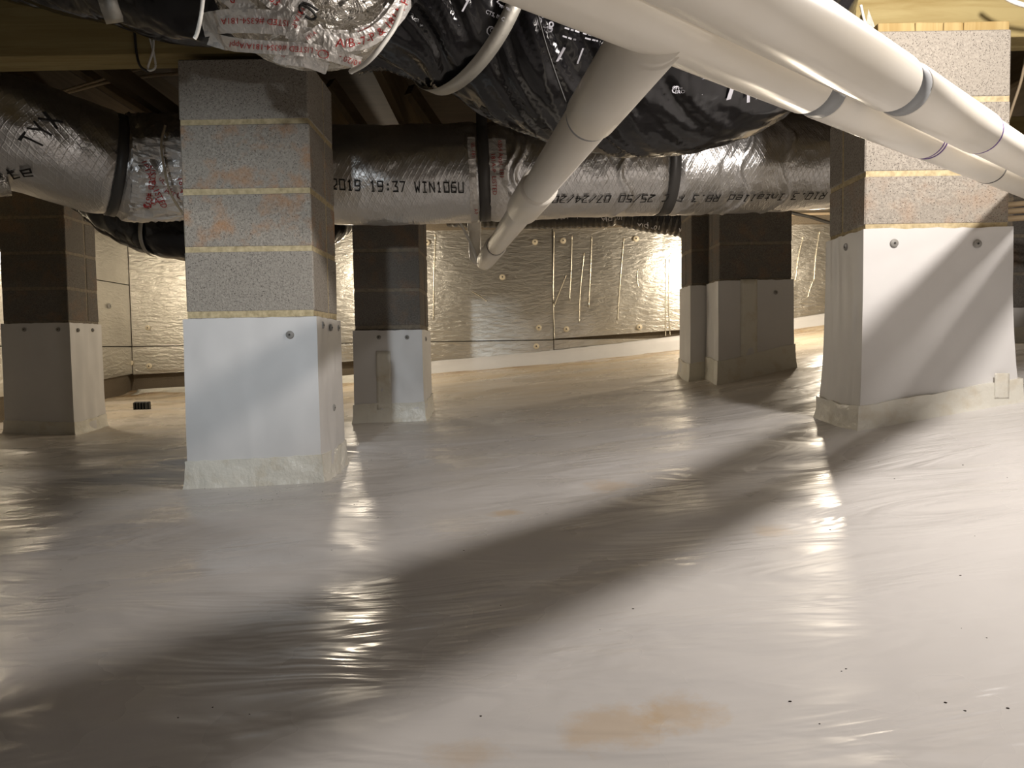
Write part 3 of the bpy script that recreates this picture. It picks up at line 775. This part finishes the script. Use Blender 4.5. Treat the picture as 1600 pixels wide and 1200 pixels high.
foil_strip([(505, 63), (540, 67), (572, 61), (602, 42), (624, 16), (640, -14), (648, -40)], 14, .030, [('A/B', 20, 7, 20), ('-7-P & 181A-P', 54, 7, 18)])
foil_strip([(556, 52), (588, 38), (612, 8)], 7, .020, [('LISTED', 4, 3, 8)])
# marker scrawl
V, Fc = merge([tube(Path([at(x, y, dome(at(x, y, 1.65).x, at(x, y, 1.65).z)-.035) for x, y in pts], 6), .003, 24, 5) for pts in (((470, 6), (484, 14), (494, 26), (486, 30), (474, 22), (468, 12), (472, 5)), ((472, 4), (484, 8), (497, 17)))])
mk('marker_scrawl', V, Fc, M_INK, BT, True)
# clear strap ring where the boot meets the black duct
V, Fc = tube(Path([at(640, -40, 1.80), at(622, 30, 1.72), at(596, 72, 1.70), at(572, 98, 1.72), at(548, 112, 1.78)], 10), .006, 40, 6)
mk('clamp_band', V, Fc, M_ZIP, BT, True)

# black flex duct at upper left, with strap and ties
LP = Path([at(440, -30, 1.98), at(340, -32, 1.99), at(265, -38, 2.0), at(190, -60, 2.02), at(100, -80, 2.04), at(-80, -120, 2.08), at(-260, -150, 2.1)], 20)
lrad = lambda q: .165
ldisp = lambda q, th: .010*(nz(q*7+th, th*1.2, 2)-abs(nz(q*14, th*2.2, 7)))
LD = thing('flexible_duct', (-1.2, 1.95, .8+H), 'black flexible duct in shade at the upper left, before the girder', 'duct')
V, Fc = tube(LP, lrad, 110, 60, ldisp); mk('jacket', V, Fc, M_BLACK, LD, True)
pc = [(150, -25, 1.82), (154, -5, 1.81), (160, 14, 1.815), (165, 27, 1.83), (168, 35, 1.85)]
V, Fc = [], []
for px, py, Y in pc:
    V += [at(px-2, py+2, Y), at(px+27-(2 if py > 30 else 0), py-2, Y+.004)]
for i in range(len(pc)-1): Fc.append([2*i, 2*i+1, 2*i+3, 2*i+2])
o = mk('hanger_strap', V, Fc, M_STEEL, None, True); md = o.modifiers.new('s', 'SOLIDIFY'); md.thickness = .002; setp(o, 'grey metal strap on the black duct at upper left', 'strap')
wire('cable_tie', [at(318, -10, 1.66), at(314, 25, 1.64), at(308, 52, 1.66), at(304, 60, 1.665)], .0045, M_ZIP, None, 'white cable tie hanging at the left end of the foil boot', 'tie')
wire('cable_tie', [at(234, 58, 2.357), at(240, 82, 2.355), at(243, 104, 2.355), at(236, 110, 2.35), at(231, 106, 2.35), at(239, 80, 2.35), at(240, 62, 2.357)], .0035, M_ZIP, None, 'white loop of tie hanging on the girder left of the pier', 'tie')
wire('cable', [at(210, 46, 2.354), at(213, 80, 2.354), at(219, 103, 2.354), at(232, 112, 2.37)], .004, M_DCABLE, None, 'dark cable running down the face of the near girder', 'cable')
wire('cable', [at(20, 145, 3.3), at(75, 147, 3.25), at(140, 130, 3.15), at(200, 112, 3.0), at(280, 96, 2.9)], .006, M_CABLE, None, 'upper tan cable strung under the joists at left', 'cable')
wire('cable', [at(70, 154, 3.3), at(120, 141, 3.2), at(170, 128, 3.1), at(230, 119, 3.0), at(290, 114, 2.9)], .006, M_CABLE, None, 'lower tan cable strung under the joists at left', 'cable')
BR = thing('brace', at(225, 145, 2.95), 'tilted wooden brace under the joists left of the pier', 'brace')
def beam(name, a, b, wx, wz, m, P):
    a, b = Vector(a), Vector(b); T = (b-a).normalized(); S = T.cross(Vector((0, 0, 1))).normalized(); N = S.cross(T)
    V = [p+S*sx*wx/2+N*sz*wz/2 for p in (a, b) for sx in (-1, 1) for sz in (-1, 1)]
    return mk(name, V, [[0, 1, 3, 2], [4, 6, 7, 5], [0, 2, 6, 4], [1, 5, 7, 3], [0, 4, 5, 1], [2, 3, 7, 6]], m, P)
beam('brace_board', at(150, 92, 2.7), at(300, 200, 3.3), .038, .075, M_JOIST, BR)
for i, (a, b, lb) in enumerate((((515, 130), (575, 215), 'wooden bridging strut just right of the left pier'), ((640, 140), (692, 215), 'wooden bridging strut below the strap of the black duct'), ((1205, 222), (1262, 178), 'wooden bridging strut beneath the right end of the black duct'))):
    B_ = thing('brace', at(*a, 3.5), lb, 'brace', None); beam('brace_board', at(*a, 3.4), at(*b, 3.6), .038, .06, M_JOIST, B_)

# ------------------------------------------------------------------ silver foil duct across the middle
FP = Path([at(300, 262, 3.12), at(420, 266, 3.14), at(560, 275, 3.14), at(750, 270, 3.16), at(900, 264, 3.18), at(1100, 260, 3.22), at(1260, 254, 3.26), at(1400, 246, 3.3)], 20)
frad = lambda q: .203
def fdisp(q, th):
    d = .004*nz(q*9, th*3, 1)+.003*nz(q*24, th*8, 3)
    for b_ in FBANDS: d -= .010*math.exp(-((q-b_)/.028)**2); d += .005*math.exp(-((abs(q-b_)-.05)/.02)**2)*(.3+nz(th*9, b_*30, 8))
    for b_, t_, a_ in FCREASE: d += a_*math.exp(-((q-b_-.03*math.sin(th*5))/.009)**2)*max(0, math.cos((th-t_)*1.2))
    return d
FBANDS = []; FCREASE = []
FBANDS = [q_at(FP, 754), q_at(FP, 1036)]
FCREASE = [(q_at(FP, 965), .3, .010), (q_at(FP, 1138), .2, .012), (q_at(FP, 1198), 0, .010), (q_at(FP, 795), .3, .02), (q_at(FP, 808), .4, .018), (q_at(FP, 1112), .2, -.008), (q_at(FP, 1060), .3, .005)]
FD = thing('foil_duct', (0, 3.15, .5+H), 'long silver foil-jacketed duct with black stencilled text spanning between the piers', 'duct')
V, Fc = tube(FP, frad, 420, 90, fdisp); mk('jacket', V, Fc, M_FOILDUCT, FD, True)
def fq(px, py): return qt_at(FP, frad, px, py)
q_, th_ = fq(519, 290); q2, t2 = fq(728, 300)
T1 = []
def ftext(s, pxa, pya, pxb, pyb, size, flip=False):
    qa, ta = fq(pxa, pya); qb, tb_ = fq(pxb, pyb); wd = len(s)*size*.75; res = []; pos = 0
    for wrd in s.split(' '):
        if wrd:
            x0 = pos*size*.75; V, Fc, _ = stroke_text(wrd, size, .2 if flip else 0); out = []
            for x, y in V:
                f = (x+x0)/wd; q = qa+(qb-qa)*f; th = ta+(tb_-ta)*f+(-y if flip else y)/.203
                c, T, S, N = FP.fr(q); out.append(c+(S*math.cos(th)+N*math.sin(th))*(.203+.0065+fdisp(q, th)))
            res.append((out, Fc))
        pos += len(wrd)+1
    return res
for V, Fc in ftext('2019 19:37 WIN106U', 518, 294, 730, 300, .050)+ftext('R10.3 Intalled R8.3 FHC 25/50 07/24/20', 1292, 299, 862, 306, .042, True): mk('stencilled_word', V, Fc, M_INK, FD)
for b_ in FBANDS:
    V, Fc = strap_loop(FP, frad, b_, .045, .95, -math.pi-.95, -.003, 1.15+H if b_ == FBANDS[0] else None, 48)
    o = mk('band', V, Fc, M_DARKSTRAP, FD, True); md = o.modifiers.new('s', 'SOLIDIFY'); md.thickness = .003
def cyl_tape(path, rad, disp, q0, q1, th0, th1, parent, texts, off=.004):
    V, Fc = [], []; n, m = 10, 40
    for i in range(n+1):
        for j in range(m+1):
            q = q0+(q1-q0)*i/n+.006*nz(j*.4, i, 3); th = th0+(th1-th0)*j/m
            c, T, S, N = path.fr(q); rr = (rad(q) if callable(rad) else rad)+off+disp(q, th)+.004*abs(nz(q*40, th*9, 5)); V.append(c+(S*math.cos(th)+N*math.sin(th))*rr)
    for i in range(n):
        for j in range(m): a = i*(m+1)+j; Fc.append([a, a+1, a+m+2, a+m+1])
    o = mk('foil_tape', V, Fc, M_FOILTAPE, parent, False); md = o.modifiers.new('s', 'SOLIDIFY'); md.thickness = .001
    out = []
    for s, qq, tt, size, vert in texts:
        Vt, Ft, wd = text_mesh(s, size); o2 = []
        for x, y in Vt:
            if vert is not None:
                ca, sa = math.cos(vert), math.sin(vert); x, y = x*ca-y*sa, x*sa+y*ca
            r_ = rad(qq) if callable(rad) else rad; q = qq+x; th = tt+y/r_; c, T, S, N = path.fr(q); rr = r_+off+.006+disp(q, th)
            o2.append(c+(S*math.cos(th)+N*math.sin(th))*rr)
        out.append((o2, Ft))
    if out: V, Fc = merge(out); mk('red_lettering', V, Fc, M_RED, o)
    return o
cyl_tape(FP, frad, fdisp, q_at(FP, 733), q_at(FP, 743), .5, -1.4, FD, [('UL 181', q_at(FP, 738)-.0, .35, .022, -math.pi/2), ('A-P', q_at(FP, 738), -.95, .022, -math.pi/2)])
cyl_tape(FP, frad, fdisp, q_at(FP, 764), q_at(FP, 790), .45, -1.4, FD, [('181A-P  LISTED', q_at(FP, 767), .1, .024, -math.pi/2), ('6354 Appl. 181', q_at(FP, 778), .38, .024, -math.pi/2)])

# left end of the foil run, swinging towards the camera, with its taped joint
GP = Path([at(-330, 275, 2.66), at(-150, 225, 2.68), at(0, 206, 2.74), at(110, 238, 2.88), at(200, 262, 3.0), at(290, 262, 3.11)], 20)
gq = [q_at(GP, 180)]
grad = lambda q: .203
def gdisp(q, th):
    d = .004*nz(q*9, th*3, 11)+.004*(1-2*abs(nz(q*5+th*3, th*1.5, 4)))
    for b_ in gq: d -= .012*math.exp(-((q-b_)/.03)**2)
    if q > gq[0]+.03: d += .010*(1-3*abs(nz(q*18, th*6, 9)))
    return d
FL = thing('foil_duct', (-1.8, 2.9, .6+H), 'silver foil-jacketed duct curving in from the left edge to a taped joint', 'duct')
V, Fc = tube(GP, grad, 220, 80, gdisp); mk('jacket', V, Fc, M_FOILDUCT, FL, True)
V, Fc = strap_loop(GP, grad, gq[0], .036, 1.2, -math.pi-1.2, -.004, None, 48); o = mk('band', V, Fc, M_DARKSTRAP, FL, True); md = o.modifiers.new('s', 'SOLIDIFY'); md.thickness = .003
def gtext(s, px, py, size, rot):
    q, th = qt_at(GP, grad, px, py); Vt, Ft, wd = stroke_text(s, size); o2 = []
    for x, y in Vt:
        ca, sa = math.cos(rot), math.sin(rot); x, y = x*ca-y*sa, x*sa+y*ca
        c, T, S, N = GP.fr(q+x); t_ = th+y/.203; o2.append(c+(S*math.cos(t_)+N*math.sin(t_))*(.203+.007+gdisp(q+x, t_)))
    return o2, Ft
for V, Fc in (gtext('TYX', 58, 232, .060, 1.25), gtext('ite', 6, 279, .055, .55)): mk('stencilled_word', V, Fc, M_INK, FL)
cyl_tape(GP, grad, gdisp, q_at(GP, 196), q_at(GP, 287), .35, -1.45, FL, [('181A-P LISTED', q_at(GP, 212), -.1, .03, -1.25), ('LISTED #63S4', q_at(GP, 224), -.15, .03, -1.75), ('63S4', q_at(GP, 214), -.95, .028, .55), ('APPL', q_at(GP, 240), -.62, .028, -.5), ('181A', q_at(GP, 264), -.4, .028, -1.5), ('UL', q_at(GP, 235), -.4, .02, -.8)])
wire('cable', [at(258, 196, 2.86), at(252, 225, 2.84), at(258, 270, 2.83), at(268, 305, 2.84), at(286, 334, 2.88)], .0045, M_CABLE, None, 'tan cable hanging down over the taped joint of the left foil duct', 'cable')
# clear end roll at far left under the foil duct
V, Fc = tube(Path([at(-40, 300, 2.66), at(-6, 288, 2.68), at(14, 286, 2.7)], 8), .045, 16, 20, lambda q, th: .006*nz(q*30, th*4))
o = mk('foil_scrap', V, Fc, M_CRUMPLE, None, True); setp(o, 'crumpled foil bundle at the left edge under the silver duct', 'foil')

# black flex under the left joint
UP = Path([at(110, 262, 3.62), at(150, 300, 3.58), at(205, 340, 3.5), at(285, 362, 3.46), at(400, 366, 3.52), at(488, 352, 3.8), at(538, 322, 4.25), at(548, 312, 4.5)], 16)
urad = lambda q: .132
udisp = lambda q, th: .006*math.sin(q*60+2*math.sin(th*2))*.5+.006*nz(q*12+th, th*2, 3)
UD = thing('flexible_duct', (-1.5, 3.45, .4+H), 'small black flexible duct dipping under the silver duct behind the left pier', 'duct')
V, Fc = tube(UP, urad, 160, 40, udisp); mk('jacket', V, Fc, M_BLACK, UD, True)
V, Fc = strap_loop(UP, urad, q_at(UP, 250), .02, 1.2, -1.6, .006, None, 24); o = mk('strap', V, Fc, M_STEEL, UD, True); md = o.modifiers.new('s', 'SOLIDIFY'); md.thickness = .002

# ribbed black duct near the back wall
RPh = Path([at(700, 330, 5.2), at(830, 333, 5.15), at(930, 331, 5.1), at(985, 330, 5.08), at(1050, 336, 5.05), at(1100, 345, 5.05), at(1180, 345, 5.1)], 16)
rrad = lambda q: .105+.03*min(1, max(0, (q-RQ)/.25))
RQ = 0; RQ = q_at(RPh, 965)
rdisp = lambda q, th: .0035*math.sin(q*150)-.014*math.exp(-((q-RQ)/.03)**2)+.003*nz(q*10, th*3)
RD = thing('flexible_duct', (1, 5.1, .7+H), 'ribbed black duct lettered in white along the top of the back wall', 'duct')
V, Fc = tube(RPh, rrad, 260, 36, rdisp); mk('jacket', V, Fc, M_BLACK, RD, True)
def rtext(s, px, py, size):
    q, th = qt_at(RPh, rrad, px, py); return tube_text(RPh, rrad, s, q, th, size, True, 1.0, rdisp, .004)
for V, Fc in (rtext('10" DIA', 888, 335, .045), rtext('I', 902, 334, .045), rtext('10" DIA', 972, 338, .045), rtext('I', 946, 337, .045), rtext('10" DIA', 1032, 352, .05), rtext('I', 1012, 347, .045), rtext('I', 1042, 357, .05), rtext('DIA', 1078, 358, .045), rtext('I', 1064, 356, .05)): mk('printed_word', V, Fc, M_WHITE, RD)

V, Fc = strap_loop(RPh, lambda q: .135, q_at(RPh, 1150), .04, .3, -math.pi-.3, .006, 1.155+H, 24); o = mk('hanger_strap', V, Fc, M_DARKSTRAP, None, True)
md = o.modifiers.new('s', 'SOLIDIFY'); md.thickness = .002; setp(o, 'dark strap carrying the ribbed black duct near the back wall', 'strap')
# cables and pipes at the right
wire('cable', [at(1608, 60, 2.6), at(1597, 120, 2.6), at(1583, 165, 2.6), at(1570, 205, 2.58)], .005, M_CABLE, None, 'pale cable hanging beside the right pier', 'cable')
wire('cable', [at(1560, -12, 2.2), at(1578, 0, 2.2), at(1600, 8, 2.2), at(1625, 12, 2.2)], .007, M_ZIP, None, 'white cable across the girder at the upper right corner', 'cable')
wire('cable', [at(1345, 8, 2.25), at(1350, 30, 2.25), at(1356, 46, 2.25)], .004, M_ZIP, None, 'white wire stub at the girder above the right pier', 'cable')
FLG = thing('flashing_scrap', at(1358, 40, 2.3), 'grey flashing scrap poking out at the top left of the right pier', 'flashing')
V = [at(1352, 46, 2.31), at(1371, 52, 2.31), at(1357, 14, 2.31), at(1352, 46, 2.325), at(1371, 52, 2.325), at(1357, 14, 2.325)]
mk('flashing_blade', V, [[0, 1, 2], [5, 4, 3], [0, 3, 4, 1], [1, 4, 5, 2], [2, 5, 3, 0]], M_STEEL, FLG)
for i, (y0, y1, lb) in enumerate(((322, 316, 'upper tan pipe beyond the right pier'), (332, 328, 'middle tan pipe beyond the right pier'), (343, 341, 'lower tan pipe beyond the right pier'))):
    a, b = at(1555, y0, 3.4), at(1660, y1-4, 3.2); V, Fc = lathe(a, b-a, [(0, .0125), ((b-a).length, .0125)], 16); o = mk('service_pipe', V, Fc, M_PEX, None, True); setp(o, lb, 'pipe', 'tan service pipes')
wire('cable', [at(1225, 331, 6.36), at(1262, 338, 6.37), at(1285, 345, 6.38), at(1310, 352, 6.38)], .014, M_DCABLE, None, 'black cable above the back wall left of the right pier', 'cable')
wire('cable', [at(1225, 335, 6.375), at(1270, 334, 6.375), at(1320, 333, 6.375)], .014, M_CABLE, None, 'tan cable above the back wall left of the right pier', 'cable')

# ------------------------------------------------------------------ drain grate and crumbs
gp = on_floor(219, 640)
GR = thing('drain_grate', (gp.x, gp.y, fz(gp.x, gp.y)), 'small black slotted drain grate on the liner near the back left corner', 'drain grate')
box('grate_frame', gp.x-.055, gp.x+.055, gp.y+.02, gp.y+.05, gp.z-.02, gp.z+.055, M_GRATE, GR, .004)
for i in range(5): box('slat', gp.x-.05+.021*i, gp.x-.038+.021*i, gp.y, gp.y+.02, gp.z-.015, gp.z+.05, M_GRATE, GR, .001)
parts = []
for i in range(70):
    px, py = (rnd.uniform(10, 1590), rnd.uniform(660, 1150)) if i > 30 else (rnd.uniform(310, 560), rnd.uniform(752, 790))
    p = on_floor(px, py); s = rnd.uniform(.0006, .0017); bm = bmesh.new(); bmesh.ops.create_icosphere(bm, subdivisions=1, radius=s)
    for v in bm.verts: v.co = Vector((v.co.x*rnd.uniform(.8, 1.6), v.co.y*rnd.uniform(.8, 1.4), v.co.z*.7))+p
    bm.verts.index_update(); parts.append(([v.co.copy() for v in bm.verts], [[v.index for v in f.verts] for f in bm.faces])); bm.free()
V, Fc = merge(parts); o = mk('soil_crumbs', V, Fc, M_SOIL); setp(o, 'dark soil crumbs scattered over the white liner', 'debris', None, 'stuff')
